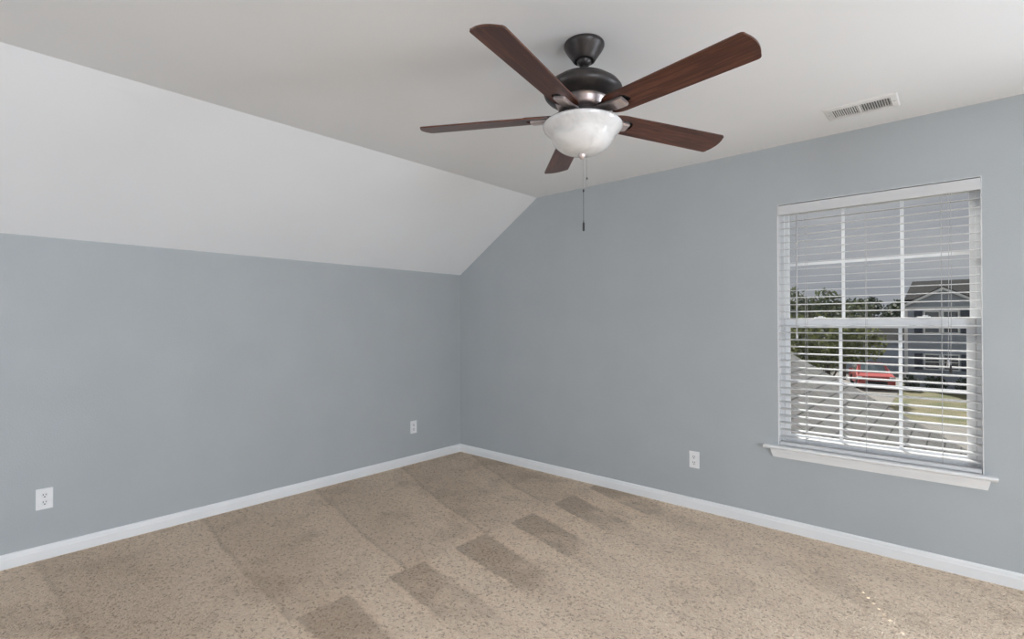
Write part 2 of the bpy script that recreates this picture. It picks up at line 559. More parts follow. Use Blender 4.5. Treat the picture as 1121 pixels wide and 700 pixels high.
box(bm, OX0 + 0.004, OX1 - 0.004, 0.001, T, OZ1 - 0.003, OZ1 + 0.001)
link('jamb', bm, M['trim'], win)


def sash(y0, y1, x0, x1, z0, z1, gx0, gx1, gz0, gz1, hz, vx):
    bm = B()
    box(bm, x0, gx0, y0, y1, z0, z1, bev=0.003); box(bm, gx1, x1, y0, y1, z0, z1, bev=0.003)
    box(bm, gx0 - 0.002, gx1 + 0.002, y0, y1, z0, gz0, bev=0.003); box(bm, gx0 - 0.002, gx1 + 0.002, y0, y1, gz1, z1, bev=0.003)
    s = link('sash', bm, M['vinyl'], win)
    ym = (y0 + y1) / 2
    bm = B(); box(bm, gx0 - 0.004, gx1 + 0.004, ym - 0.003, ym + 0.003, gz0 - 0.004, gz1 + 0.004)
    link('glass', bm, M['glass'], s)
    bm = B()
    for vxx in vx:
        box(bm, vxx - 0.0085, vxx + 0.0085, ym - 0.009, ym - 0.0035, gz0, gz1)
    edges = [gx0] + [v for v in vx] + [gx1]
    for a_, b_ in zip(edges, edges[1:]):
        box(bm, a_ + (0.0085 if a_ != gx0 else 0), b_ - (0.0085 if b_ != gx1 else 0), ym - 0.009, ym - 0.0035, hz - 0.0085, hz + 0.0085)
    link('grille', bm, M['vinyl'], s)
    return s


# upper sash (outer track), lower sash (inner track)
sash(0.102, 0.135, FX0 + 0.021, FX1 - 0.021, 1.295, OZ1 - 0.031, 3.023, 3.889, 1.335, 2.012, 1.688, (3.319, 3.604))
lo_s = sash(0.064, 0.091, FX0 + 0.021, FX1 - 0.021, OZ0 + 0.029, 1.338, 3.034, 3.874, 0.607, 1.283, 0.946, (3.309, 3.596))
for lx in (3.20, 3.70):     # sash locks on the meeting rail
    bm = B(); box(bm, lx - 0.03, lx + 0.03, 0.066, 0.088, 1.3385, 1.348, bev=0.003); box(bm, lx - 0.006, lx + 0.018, 0.06, 0.075, 1.3485, 1.354, bev=0.002)
    link('sash_lock', bm, M['vinyl'], lo_s)

# stool and apron
bm = B()
pr_ = [(-0.036, 0.519), (-0.041, 0.524), (-0.041, 0.531), (-0.036, 0.5355), (0.0, 0.5355), (0.0, 0.5145), (-0.032, 0.5145)]
prism(bm, [(2.899, y, z) for y, z in pr_], (3.989 - 2.899, 0, 0))
box(bm, OX0 + 0.004, OX1 - 0.004, 0.0, 0.062, 0.5145, 0.5355)
link('stool', bm, M['trim'], win)
bm = B()     # moulded apron whose ends slope in
ap = [(0.0, 0.5145, 0), (-0.024, 0.5145, 0), (-0.023, 0.503, 0.0025), (-0.016, 0.485, 0.006), (-0.012, 0.470, 0.010), (-0.011, 0.462, 0.012), (0.0, 0.462, 0.012)]
va = [bm.verts.new((2.938 + s, y, z)) for y, z, s in ap]
vb = [bm.verts.new((3.962 - s, y, z)) for y, z, s in ap]
bm.faces.new(va); bm.faces.new(vb[::-1])
for i in range(len(ap)):
    j = (i + 1) % len(ap)
    bm.faces.new((va[i], vb[i], vb[j], va[j]))
link('apron', bm, M['trim'], win)

# ------------------------------------------------------------------ venetian blind
BX0, BX1 = OX0 + 0.007, OX1 - 0.007
SY = 0.030           # slat centre line
PITCH = 0.044
LADX = (3.135, 3.442, 3.776)
bl = empty('window_blind', ((BX0 + BX1) / 2, SY, 1.9), 'white horizontal slat blind with open slats hanging in the window', 'blind')
bm = B()
box(bm, BX0 - 0.002, BX1 + 0.002, -0.006, 0.004, 1.997, 2.057, bev=0.002)
link('valance', bm, M['slat'], bl)
bm = B()
box(bm, BX0 + 0.004, BX1 - 0.004, 0.006, 0.056, 2.003, 2.052)
link('headrail', bm, M['slat'], bl)


def slat_bm(hole):
    """slat with a slight crown; a rout hole at the left ladder (thin shell, two skins)"""
    bm = B()
    hx0, hx1 = LADX[0] - 0.007, LADX[0] + 0.007
    hy0, hy1 = -0.011, 0.011
    xs = [BX0, hx0, hx1, BX1]
    ys = [-0.025, -0.017, hy0, hy1, 0.017, 0.025]
    def z(y): return 0.0018 * (1 - (y / 0.025) ** 2)
    th = 0.0026
    top = [[bm.verts.new((x - bl.location.x, y, z(y))) for y in ys] for x in xs]
    bot = [[bm.verts.new((x - bl.location.x, y, z(y) - th)) for y in ys] for x in xs]
    for i in range(3):
        for j in range(5):
            if hole and i == 1 and j == 2:
                p = [(1, 2), (2, 2), (2, 3), (1, 3)]
                for (a_, b_), (c_, d_) in zip(p, p[1:] + p[:1]):
                    bm.faces.new((top[a_][b_], top[c_][d_], bot[c_][d_], bot[a_][b_]))
                continue
            bm.faces.new((top[i][j], top[i + 1][j], top[i + 1][j + 1], top[i][j + 1]))
            bm.faces.new((bot[i][j], bot[i][j + 1], bot[i + 1][j + 1], bot[i + 1][j]))
    for i in range(3):
        for j in (0, 5):
            bm.faces.new((top[i][j], top[i + 1][j], bot[i + 1][j], bot[i][j]))
    for j in range(5):
        for i in (0, 3):
            bm.faces.new((top[i][j], top[i][j + 1], bot[i][j + 1], bot[i][j]))
    return bm


Z_FIRST = 0.5935
slat0 = link('slat', slat_bm(True), M['slat'], bl, smooth=40, loc=(0, 0, 0))
zs = []
zz = Z_FIRST
while zz < 1.985:
    zs.append(zz); zz += PITCH
for i, z_ in enumerate(zs):
    s = slat0 if i == 0 else slat0.copy()
    if i:
        COL.objects.link(s); s.parent = bl
    s.location = (0, 0, z_ - bl.location.z)
    s.rotation_euler = (math.radians(4.5), 0, 0)
bm = B()
box(bm, BX0, BX1, SY - 0.025, SY + 0.025, 0.5385, 0.560, bev=0.003)
link('bottom_rail', bm, M['slat'], bl)
for lx in LADX:
    bm = B()
    for yy in (SY - 0.0265, SY + 0.0265):
        tube(bm, [(lx, yy, 0.56), (lx, yy, 2.003)], 0.0010, 6)
    for z_ in zs:
        tube(bm, [(lx + 0.006, SY - 0.0265, z_ - 0.0022), (lx + 0.006, SY + 0.0265, z_ - 0.0022)], 0.0006, 4)
    link('ladder_cord', bm, M['cord'], bl)
# tilt wand
bm = B()
tube(bm, [(3.094, -0.012, 1.985), (3.093, -0.014, 1.6), (3.092, -0.014, 1.25)], 0.0042, 8)
w_ = link('tilt_wand', bm, M['wand'], bl, smooth=60)
bm = B()
lathe(bm, [(0, 0.012), (0.0045, 0.01), (0.0065, -0.02), (0.0065, -0.028), (0, -0.03)], 3.092, -0.014, 1.245, 12)
link('wand_tip', bm, M['slat'], w_, smooth=60)
bm = B()
tube(bm, [(3.094, 0.0, 2.0), (3.094, -0.008, 1.995), (3.094, -0.012, 1.98)], 0.002, 6)
link('hook', bm, M['chain'], w_, smooth=60)
# lift cords with tassels
for cx_, z1_ in ((3.806, 1.125), (3.816, 1.09)):
    bm = B(); tube(bm, [(cx_, -0.009, 2.0), (cx_ + 0.001, -0.010, 1.6), (cx_ - 0.004, -0.010, z1_)], 0.0012, 6)
    k = link('lift_cord', bm, M['cord'], bl)
    bm = B(); lathe(bm, [(0, 0.022), (0.003, 0.02), (0.006, 0.0), (0.007, -0.018), (0.005, -0.022), (0, -0.022)], cx_ - 0.004, -0.010, z1_ - 0.02, 12)
    link('tassel', bm, M['tassel'] if z1_ < 1.1 else M['wand'], k, smooth=50)

# ------------------------------------------------------------------ electrical outlets


def outlet(loc, rz, label):
    """faces local -Y"""
    r = empty('wall_outlet', loc, label, 'outlet', 'duplex outlets near the floor')
    R = Matrix.Rotation(rz, 4, 'Z')
    bm = B(); box(bm, -0.0365, 0.0365, -0.006, 0, -0.0585, 0.0585, bev=0.0025)
    bm.transform(R); link('cover_plate', bm, M['plate'], r, loc=(0, 0, 0))
    for s in (1, -1):
        bm = B()
        zc = s * 0.0205
        pts = []
        for k in range(24):
            a_ = 2 * PI * k / 24
            pts.append((0.0165 * max(-0.86, min(0.86, math.cos(a_) * 1.0)) if abs(math.cos(a_)) > 0.86 else 0.0165 * math.cos(a_), -0.0085, zc + 0.0165 * math.sin(a_)))
        prism(bm, pts, (0, 0.0032, 0))
        bm.transform(R); q = link('receptacle', bm, M['socket'], r, loc=(0, 0, 0))
        bm = B()
        box(bm, -0.0078, -0.0046, -0.0089, -0.0083, zc - 0.001, zc + 0.0085); box(bm, 0.0046, 0.0078, -0.0089, -0.0083, zc, zc + 0.0075)
        prism(bm, [(0.0034 * math.cos(2 * PI * k / 12), -0.0089, zc - 0.0085 + 0.0034 * math.sin(2 * PI * k / 12)) for k in range(12)], (0, 0.0006, 0))
        bm.transform(R); link('slots', bm, M['slot'], q, loc=(0, 0, 0))
    bm = B(); prism(bm, [(0.003 * math.cos(2 * PI * k / 12), -0.0072, 0.003 * math.sin(2 * PI * k / 12)) for k in range(12)], (0, 0.002, 0))
    bm.transform(R); link('screw', bm, M['plate'], r, loc=(0, 0, 0))
    return r


outlet((0.0, -3.155, 0.3375), PI / 2, 'white duplex wall outlet at the far left, nearest the camera')
outlet((0.0, -0.598, 0.341), PI / 2, 'small white wall outlet on the left wall near the room corner')
outlet((2.4375, 0.0, 0.3475), 0, 'white wall outlet on the right wall left of the window')

# ------------------------------------------------------------------ ceiling vent
vt = empty('air_vent', (3.468, -0.352, HC), 'white rectangular ceiling air vent with two louver banks', 'vent')
vx0, vx1, vy0, vy1 = 3.312, 3.628, -0.452, -0.252
ox0, ox1, oy0, oy1 = 3.342, 3.598, -0.415, -0.292
bm = B()
zt, zb = HC - 0.0005, HC - 0.006
# stepped flange: sloped rim
def rim(bm, a0, a1, b0, b1, i0, i1, j0, j1, za, zb_):
    o_ = [bm.verts.new(p) for p in ((a0, b0, za), (a1, b0, za), (a1, b1, za), (a0, b1, za))]
    n_ = [bm.verts.new(p) for p in ((i0, j0, zb_), (i1, j0, zb_), (i1, j1, zb_), (i0, j1, zb_))]
    for k in range(4):
        bm.faces.new((o_[k], o_[(k + 1) % 4], n_[(k + 1) % 4], n_[k]))
rim(bm, vx0, vx1, vy0, vy1, vx0 + 0.006, vx1 - 0.006, vy0 + 0.006, vy1 - 0.006, zt, zb)
rim(bm, vx0 + 0.006, vx1 - 0.006, vy0 + 0.006, vy1 - 0.006, ox0, ox1, oy0, oy1, zb, zb - 0.003)
rim(bm, ox0, ox1, oy0, oy1, ox0, ox1, oy0, oy1, zb - 0.003, zt)
xm = (ox0 + ox1) / 2 - 0.005
box(bm, xm - 0.005, xm + 0.005, oy0, oy1, zb - 0.002, zt)
link('vent_frame', bm, M['ventw'], vt)
bm = B(); box(bm, ox0, ox1, oy0, oy1, HC - 0.0012, HC - 0.0004)
link('duct_shade_sheet', bm, M['ventd'], vt)  # flat dark sheet, painted shade behind the louvers
for (xa, xb, tilt) in ((ox0, xm - 0.005, -0.0010), (xm + 0.005, ox1, 0.0026)):
    bm = B()
    n_ = 12
    for k in range(n_):
        xc = xa + (k + 0.5) * (xb - xa) / n_
        prism(bm, [(xc - tilt - 0.0008, oy0, zt - 0.001), (xc - tilt + 0.0008, oy0, zt - 0.001), (xc + tilt + 0.0008, oy0, zb - 0.001), (xc + tilt - 0.0008, oy0, zb - 0.001)], (0, oy1 - oy0, 0))
    link('louver_bank', bm, M['ventw'], vt)
for xs_ in (vx0 + 0.017, vx1 - 0.017):
    bm = B(); lathe(bm, [(0.004, 0.0), (0.004, -0.0015), (0, -0.0022)], xs_, -0.352, zb - 0.001, 12)
    link('screw', bm, M['chain'], vt)

# ------------------------------------------------------------------ ceiling fan
FC = Vector((2.727, -1.830, 2.145))       # hub, blade plane
fan = empty('ceiling_fan', (2.730, -1.822, HC), 'bronze ceiling fan with five walnut blades and a frosted glass light bowl', 'ceiling fan')
TILT = Matrix.Translation(FC) @ Matrix.Rotation(math.radians(-1.97), 4, 'X')


def hung(bm):
    """hub-local coordinates -> world, with the slight hang of the fan"""
    bm.transform(TILT)
    return bm


bm = B()
lathe(bm, [(0.0, 0.0), (0.078, 0.0), (0.0805, -0.004), (0.0805, -0.012), (0.078, -0.018), (0.070, -0.031), (0.050, -0.060), (0.045, -0.068), (0.0425, -0.070), (0.037, -0.070), (0.035, -0.066), (0.035, -0.05), (0, -0.05)], 2.730, -1.822, HC, 48)
can_ = link('canopy', bm, M['bronze'], fan, smooth=35)
bm = B()
lathe(bm, [(0, -0.04), (0.02, -0.045), (0.029, -0.058), (0.0305, -0.066), (0.028, -0.078), (0.018, -0.088), (0.013, -0.09), (0, -0.09)], 2.730, -1.822, HC, 32)
link('hanger_ball', bm, M['bronze'], can_, smooth=60)
bm = B()
lathe(bm, [(0, 0.24), (0.0128, 0.24), (0.0128, 0.165), (0, 0.165)], n=20)
link('downrod', hung(bm), M['bronze'], fan, smooth=40)
bm = B()
lathe(bm, [(0, 0.188), (0.024, 0.188), (0.026, 0.178), (0.032, 0.168), (0.07, 0.160), (0.115, 0.142), (0.145, 0.120), (0.155, 0.106), (0.1575, 0.096), (0.154, 0.086), (0.146, 0.077), (0.131, 0.068), (0.116, 0.061), (0.110, 0.058), (0.110, 0.0545)], n=64)
mh = link('motor_housing', hung(bm), M['bronze'], fan, smooth=40)
bm = B()
lathe(bm, [(0.110, 0.0555), (0.107, 0.0535), (0.103, 0.045), (0.098, 0.030), (0.094, 0.022), (0.090, 0.019), (0.066, 0.019), (0.066, 0.012), (0, 0.012)], n=64)
link('lower_housing', hung(bm), M['housing_lit'], fan, smooth=40)
bm = B()
lathe(bm, [(0, 0.0125), (0.080, 0.0125), (0.084, 0.008), (0.084, -0.004), (0.078, -0.008), (0.062, -0.010), (0.062, -0.019), (0.095, -0.022), (0.140, -0.028), (0.150, -0.031), (0.150, -0.036), (0, -0.036)], n=64)
link('light_fitter', hung(bm), M['bronze'], fan, smooth=40)

# bowl
bo = [(0.149, -0.0365), (0.155, -0.036), (0.1585, -0.039), (0.1585, -0.044), (0.154, -0.052), (0.145, -0.062), (0.135, -0.072), (0.1275, -0.083), (0.1215, -0.096), (0.113, -0.110), (0.101, -0.123), (0.085, -0.1345), (0.066, -0.143), (0.042, -0.149), (0.018, -0.152), (0.009, -0.152)]
inn = [(max(r - 0.004, 0.009), z + 0.004) for r, z in bo[2:-1]][::-1]
bm = B(); lathe(bm, bo + inn, n=72)
link('light_bowl', hung(bm), M['bowl'], fan, smooth=60)
for k in range(2):      # lit bulbs inside the bowl
    q = TILT @ Vector((0.062 * math.cos(-0.2 + k * 3.14159), 0.062 * math.sin(-0.2 + k * 3.14159), -0.085))
    bl_ = light('bulb_light', 'POINT', q, (0, 0, -1), BULB, (1.0, 0.93, 0.85))
    bl_.data.shadow_soft_size = 0.022
bm = B()
lathe(bm, [(0, -0.148), (0.006, -0.150), (0.0145, -0.1525), (0.0150, -0.156), (0.0125, -0.163), (0.009, -0.168), (0.005, -0.171), (0, -0.172)], n=24)
link('finial', hung(bm), M['bronze_lit'], fan, smooth=50)

# blades
R0, R1 = 0.125, 0.693
NW, NR = 0.031, 0.232          # half width and end of the slot that takes the bracket


def blade_outline():
    top = []
    # tip arc from centre out to the upper corner, then the edge back to the root, then round to the slot
    HWt, HWr = 0.0645, 0.0565
    for k in range(0, 9):           # shallow arc of the tip
        t = k / 8
        yv = t * (HWt - 0.014)
        top.append((R1 - 0.012 * (yv / 0.05) ** 2, yv))
    cx_, cy_ = R1 - 0.012 - 0.016, HWt - 0.014
    for k in range(1, 7):
        a_ = math.radians(15 + 75 * k / 6)
        top.append((cx_ + 0.016 * math.cos(a_), cy_ + 0.014 * math.sin(a_)))
    for k in range(1, 9):
        t = k / 9
        xx = cx_ + (0.20 - cx_) * t
        top.append((xx, HWt + (HWr - HWt) * t))
    for k in range(0, 9):           # rounded shoulder
        a_ = math.radians(90 + 80 * k / 8)
        top.append((0.185 + 0.060 * math.cos(a_), 0.0335 + 0.023 * math.sin(a_)))
    top.append((R0 + 0.002, NW))
    for k in range(0, 7):
        a_ = math.radians(90 - 90 * k / 6)
        top.append((NR - 0.024 + 0.024 * math.cos(a_), NW * math.sin(a_)))
    low = [(x_, -y_) for x_, y_ in top[::-1]]
    pts = top + low[1:-1]
    return pts


def blade_bm():
    bm = B()
    pts = blade_outline()
    fs = prism(bm, [(x_, y_, -0.003) for x_, y_ in pts], (0, 0, 0.006))
    bmesh.ops.triangulate(bm, faces=[f for f in bm.faces if len(f.verts) > 4])
    return bm


def iron_bm():
    """bracket: cranked arm from the hub, flat bevelled tongue lying in the blade's slot"""
    bm = B()
    st = [(0.070, 0.020, -0.001, 0.008), (0.095, 0.021, -0.002, 0.007), (0.120, 0.0225, -0.007, 0.005), (0.150, 0.0245, -0.014, 0.002), (0.203, 0.0245, -0.015, -0.001), (0.210, 0.0225, -0.013, -0.001)]
    rows = []
    for x_, h_, zl, zh in st:
        e_ = 0.006
        rows.append([bm.verts.new(p) for p in ((x_, -h_, zh), (x_, -h_, zl + 0.003), (x_, -h_ + e_, zl), (x_, h_ - e_, zl), (x_, h_, zl + 0.003), (x_, h_, zh))])
    for a_, b_ in zip(rows, rows[1:]):
        for k in range(6):
            bm.faces.new((a_[k], a_[(k + 1) % 6], b_[(k + 1) % 6], b_[k]))
    bm.faces.new(rows[0]); bm.faces.new(rows[-1][::-1])
    return bm


def back_bm():
    """added black plate over the slot, in place of the shade in its gap"""
    bm = B()
    pts = []
    for k in range(13):
        a_ = math.radians(-90 + 180 * k / 12)
        pts.append((0.225 + 0.026 * math.cos(a_), 0.040 * math.sin(a_)))
    pts += [(0.100, 0.028), (0.100, -0.028)]
    prism(bm, [(x_, y_, 0.0055) for x_, y_ in pts], (0, 0, 0.003))
    return bm


blade0 = link('blade', blade_bm(), M['wood'], fan, loc=(0, 0, 0))
iron0 = link('blade_bracket', iron_bm(), M['bronze_lit'], blade0, smooth=25, loc=(0, 0, 0))
back0 = link('slot_shade_plate', back_bm(), M['black'], blade0, loc=(0, 0, 0))  # black colour stands for the shadow in the slot gap
PHASE, PITCHB = math.radians(-8.26), math.radians(12.4)
inv = Matrix.Translation(-fan.location)
for i in range(5):
    mtx = inv @ TILT @ Matrix.Rotation(PHASE + i * 2 * PI / 5, 4, 'Z') @ Matrix.Rotation(-PITCHB, 4, 'X')
    if i == 0:
        b_ = blade0
    else:
        b_ = blade0.copy(); COL.objects.link(b_); b_.parent = fan
        for src in (iron0, back0):
            q = src.copy(); COL.objects.link(q); q.parent = b_
    b_.matrix_local = mtx

# pull chains
def beads(bm, x_, y_, z0, z1, r, step):
    z_ = z0
    while z_ > z1:
        bmesh.ops.create_icosphere(bm, subdivisions=1, radius=r, matrix=Matrix.Translation((x_, y_, z_)))
        z_ -= step


fx, fy = 2.7265, -1.8245
bm = B(); tube(bm, [(fx, fy, 1.976), (fx, fy, 1.852)], 0.0007, 6); beads(bm, fx, fy, 1.975, 1.853, 0.0013, 0.0036)
ch = link('pull_chain', bm, M['chain'], fan)
bm = B(); lathe(bm, [(0, 0.006), (0.003, 0.004), (0.0035, -0.002), (0.002, -0.006), (0, -0.006)], fx, fy, 1.850, 12)
link('connector', bm, M['black'], ch, smooth=60)
bm = B(); tube(bm, [(fx, fy, 1.846), (fx, fy, 1.72)], 0.0009, 6)
link('cord', bm, M['tassel'], ch)
bm = B(); lathe(bm, [(0, 0.024), (0.0018, 0.023), (0.002, 0.016), (0.0042, 0.013), (0.0046, -0.016), (0.0036, -0.0185), (0, -0.019)], fx, fy, 1.706, 14)
link('pendant', bm, M['black'], ch, smooth=50)
f2x, f2y = fx + 0.0105, fy + 0.0094
bm = B(); tube(bm, [(f2x, f2y, 2.000), (f2x, f2y, 1.825)], 0.0006, 6); beads(bm, f2x, f2y, 1.995, 1.826, 0.0011, 0.0036)
ch2 = link('pull_chain', bm, M['chain'], fan)
bm = B(); lathe(bm, [(0, 0.005), (0.002, 0.004), (0.0028, 0.0), (0.002, -0.005), (0, -0.005)], f2x, f2y, 1.899, 12)
link('connector', bm, M['black'], ch2, smooth=60)

# ------------------------------------------------------------------ outdoors
GZ = -2.9


def shingle_mat(name, c1, c2, mortar, w, h, rot=0.0, rough=0.95):
    m = mat(name, c1, rough, 0, 0.2)
    n, l, b = nodes(m)
    tc = n.new('ShaderNodeTexCoord')
    br = n.new('ShaderNodeTexBrick')
    br.inputs['Color1'].default_value = (*c1, 1); br.inputs['Color2'].default_value = (*c2, 1); br.inputs['Mortar'].default_value = (*mortar, 1)
    br.inputs['Scale'].default_value = 1.0
    br.inputs['Mortar Size'].default_value = 0.008
    br.inputs['Brick Width'].default_value = w; br.inputs['Row Height'].default_value = h
    l.new(tc.outputs['Object'], br.inputs['Vector'])
    nz = n.new('ShaderNodeTexNoise'); nz.inputs['Scale'].default_value = 9; nz.inputs['Detail'].default_value = 5
    l.new(tc.outputs['Object'], nz.inputs['Vector'])
    mx = n.new('ShaderNodeMix'); mx.data_type = 'RGBA'; mx.blend_type = 'OVERLAY'; mx.inputs['Factor'].default_value = 0.45
    l.new(br.outputs['Color'], mx.inputs['A']); l.new(nz.outputs['Color'], mx.inputs['B'])
    bw = n.new('ShaderNodeHueSaturation'); bw.inputs['Saturation'].default_value = 0.3
    l.new(mx.outputs['Result'], bw.inputs['Color'])
    l.new(bw.outputs['Color'], b.inputs['Base Color'])
    return m


M['shingle'] = shingle_mat('grey_asphalt_shingle', (0.155, 0.148, 0.14), (0.19, 0.183, 0.174), (0.05, 0.058, 0.055), 0.33, 0.15)
M['shingle_dark'] = shingle_mat('dark_asphalt_shingle', (0.022, 0.020, 0.020), (0.032, 0.029, 0.028), (0.012, 0.012, 0.012), 0.5, 0.3)
M['siding'] = noise_mat('blue_grey_siding', (0.31, 0.35, 0.42), (0.35, 0.39, 0.46), 3, rough=0.7)
M['sidwhite'] = noise_mat('white_house_trim', (0.75, 0.77, 0.8), (0.8, 0.82, 0.84), 5, rough=0.5)
M['navy'] = noise_mat('navy_shutter', (0.03, 0.04, 0.07), (0.04, 0.05, 0.085), 5, rough=0.5)
M['pane'] = noise_mat('dark_house_pane', (0.02, 0.025, 0.035), (0.05, 0.06, 0.08), 2, rough=0.06, spec=0.8)
M['lawn'] = noise_mat('dry_green_lawn', (0.085, 0.10, 0.035), (0.20, 0.17, 0.095), 0.9, rough=0.95, detail=8)
M['concrete'] = noise_mat('pale_concrete', (0.18, 0.17, 0.155), (0.23, 0.218, 0.2), 2, rough=0.9, detail=8)
M['asphalt'] = noise_mat('grey_asphalt', (0.13, 0.135, 0.145), (0.18, 0.185, 0.195), 2, rough=0.9, detail=8)
M['bark'] = noise_mat('tree_bark', (0.06, 0.05, 0.04), (0.12, 0.10, 0.08), 6, rough=0.9, stretch=(1, 1, 0.2))
M['carred'] = noise_mat('red_car_paint', (0.50, 0.075, 0.07), (0.54, 0.09, 0.08), 3, rough=0.3, spec=0.6)
M['carglass'] = noise_mat('car_glass', (0.10, 0.14, 0.16), (0.16, 0.2, 0.22), 2, rough=0.1, spec=0.8)
M['tyre'] = noise_mat('tyre_rubber', (0.015, 0.015, 0.015), (0.03, 0.03, 0.03), 20, rough=0.9)
M['lamp'] = noise_mat('car_lamp_plastic', (0.6, 0.6, 0.62), (0.7, 0.7, 0.72), 20, rough=0.2)


def leaf_mat(name, c1, c2, trans=0.35):
    m = noise_mat(name, c1, c2, 2.5, rough=0.6, spec=0.3)
    n, l, b = nodes(m)
    t = n.new('ShaderNodeBsdfTranslucent'); t.inputs['Color'].default_value = (c2[0] * 1.1, c2[1] * 1.15, c2[2] * 0.9, 1)
    mx = n.new('ShaderNodeMixShader'); mx.inputs['Fac'].default_value = trans
    l.new(b.outputs['BSDF'], mx.inputs[1]); l.new(t.outputs['BSDF'], mx.inputs[2])
    l.new(mx.outputs['Shader'], n['Material Output'].inputs['Surface'])
    return m


M['leaf'] = leaf_mat('yellow_green_leaves', (0.05, 0.06, 0.022), (0.17, 0.18, 0.075))
M['leafd'] = leaf_mat('dark_green_leaves', (0.02, 0.035, 0.02), (0.055, 0.075, 0.035), 0.2)
M['leafp'] = leaf_mat('grey_green_leaves', (0.045, 0.06, 0.04), (0.115, 0.13, 0.085))
M['blossom'] = noise_mat('white_blossom', (0.75, 0.75, 0.75), (0.85, 0.85, 0.85), 9, rough=0.7)

# ground surfaces
bm = B(); box(bm, -60, 60, 0.5, 140, GZ - 0.3, GZ)
put(link('lawn', bm, M['lawn']), 'dry green lawn between the houses', 'lawn', kind='structure')
bm = B()
prism(bm, [(-9.0, 20.0, GZ + 0.02), (1.17, 26.8, GZ + 0.02), (0.96, 34.5, GZ + 0.02), (0.6, 46.0, GZ + 0.02), (-9.0, 46.0, GZ + 0.02)], (0, 0, -0.05))
put(link('driveway', bm, M['concrete']), 'pale concrete driveway beside the lawn', 'driveway', kind='structure')
bm = B(); box(bm, -40, 40, 8.0, 23.2, GZ - 0.02, GZ + 0.015)
put(link('street', bm, M['concrete']), 'pale pavement before the lawn', 'pavement', kind='structure')

# shingled roof of the wing below the window (slopes down to the right, gable end far)
SL = 0.5746
rx0, rx1, ry1 = 1.2, 4.1, 4.0
def rz_(x): return 0.02 - SL * (x - 3.67)
bm = B()
th = 0.05
Lr = math.hypot(rx1 - rx0, SL * (rx1 - rx0))
ang = math.atan(SL)
# local: X along the ridge (world -Y), Y up the slope
rm = bm
box(rm, 0, ry1 - T - 0.01, 0, Lr, -th, 0)
roof = link('roof', bm, M['shingle'], loc=(rx1, ry1, rz_(rx1)))
# columns: local x -> -Y world, local y -> up-slope (-cos, 0, sin), local z -> normal (sin, 0, cos)
roof.matrix_world = Matrix(((0, -math.cos(ang), math.sin(ang), rx1), (-1, 0, 0, ry1), (0, math.sin(ang), math.cos(ang), rz_(rx1)), (0, 0, 0, 1)))
put(roof, 'grey shingled roof slope right below the window outside', 'roof', kind='structure')
bm = B()
prism(bm, [(rx1 - 0.25, ry1 - 0.2, GZ), (rx1 - 0.25, ry1 - 0.2, rz_(rx1 - 0.25) - 0.07), (rx0, ry1 - 0.2, rz_(rx0) - 0.07), (rx0, ry1 - 0.2, GZ)], (0, -(ry1 - 0.2 - T - 0.01), 0))
put(link('wing_wall', bm, M['siding']), 'wall under the shingled roof outside', 'wall', kind='structure')


# trees -------------------------------------------------------------
def leaves(bm, c, rad, count, size, mi=0, shell=0.55):
    c = Vector(c)
    for _ in range(count):
        d = Vector((random.gauss(0, 1), random.gauss(0, 1), random.gauss(0, 1))).normalized()
        rr = shell + (1 - shell) * random.random()
        p = c + Vector((d.x * rad[0], d.y * rad[1], d.z * rad[2])) * rr
        a_ = Vector((random.gauss(0, 1), random.gauss(0, 1), random.gauss(0, 1))).normalized()
        b_ = a_.orthogonal().normalized()
        s = size * random.uniform(0.6, 1.3)
        f = bm.faces.new([bm.verts.new(q) for q in (p - a_ * s, p + b_ * s * 0.45, p + a_ * s, p - b_ * s * 0.45)])
        f.material_index = mi


def tree(name, base, blobs, count, size, m, label, cat, group=None, trunk=0.12):
    r = empty(name, base, label, cat, group)
    bm = B()
    for (dx, dy, dz, rx, ry, rz) in blobs:
        leaves(bm, (base[0] + dx, base[1] + dy, base[2] + dz), (rx, ry, rz), count, size)
    link('crown', bm, m, r)
    bm = B()
    top = max(b_[2] for b_ in blobs)
    tube(bm, [base, (base[0] + 0.05, base[1], base[2] + top * 0.5), (base[0], base[1], base[2] + top)], [trunk, trunk * 0.8, trunk * 0.3], 8)
    for (dx, dy, dz, rx, ry, rz) in blobs:
        tube(bm, [(base[0], base[1], base[2] + top * 0.35), (base[0] + dx * 0.6, base[1] + dy * 0.6, base[2] + dz * 0.75), (base[0] + dx, base[1] + dy, base[2] + dz)], [trunk * 0.4, trunk * 0.25, trunk * 0.1], 6)
    link('trunk', bm, M['bark'], r)
    return r


tree('leafy_tree', (-0.9, 24.0, GZ), [(0, 0, 3.4, 1.7, 1.4, 1.2), (1.1, 0, 3.3, 1.2, 1.1, 1.0), (-1.6, 0.3, 3.2, 1.3, 1.2, 1.4), (-0.2, 0.4, 2.75, 1.3, 1.3, 0.7)], 900, 0.12, M['leaf'], 'large yellow green leafy tree behind the shingled roof', 'tree')
tree('spiky_tree', (-3.0, 31.0, GZ), [(0, 0, 4.2, 1.5, 1.3, 1.6), (0.9, 0, 5.0, 0.9, 0.8, 1.2), (-0.9, 0, 5.2, 1.0, 0.9, 1.2), (1.7, 0.5, 4.2, 1.0, 1.0, 1.1)], 330, 0.16, M['leafp'], 'tall loose tree rising above the leafy tree at the window left', 'tree')
tree('pale_tree', (-2.6, 40.0, GZ), [(0, 0, 4.3, 1.6, 1.4, 1.2), (-2.1, 0, 4.2, 1.2, 1.2, 1.4), (1.0, 0, 4.9, 0.9, 0.9, 1.0)], 300, 0.17, M['leafp'], 'pale green tree left of the blue grey house', 'tree')
k = 0
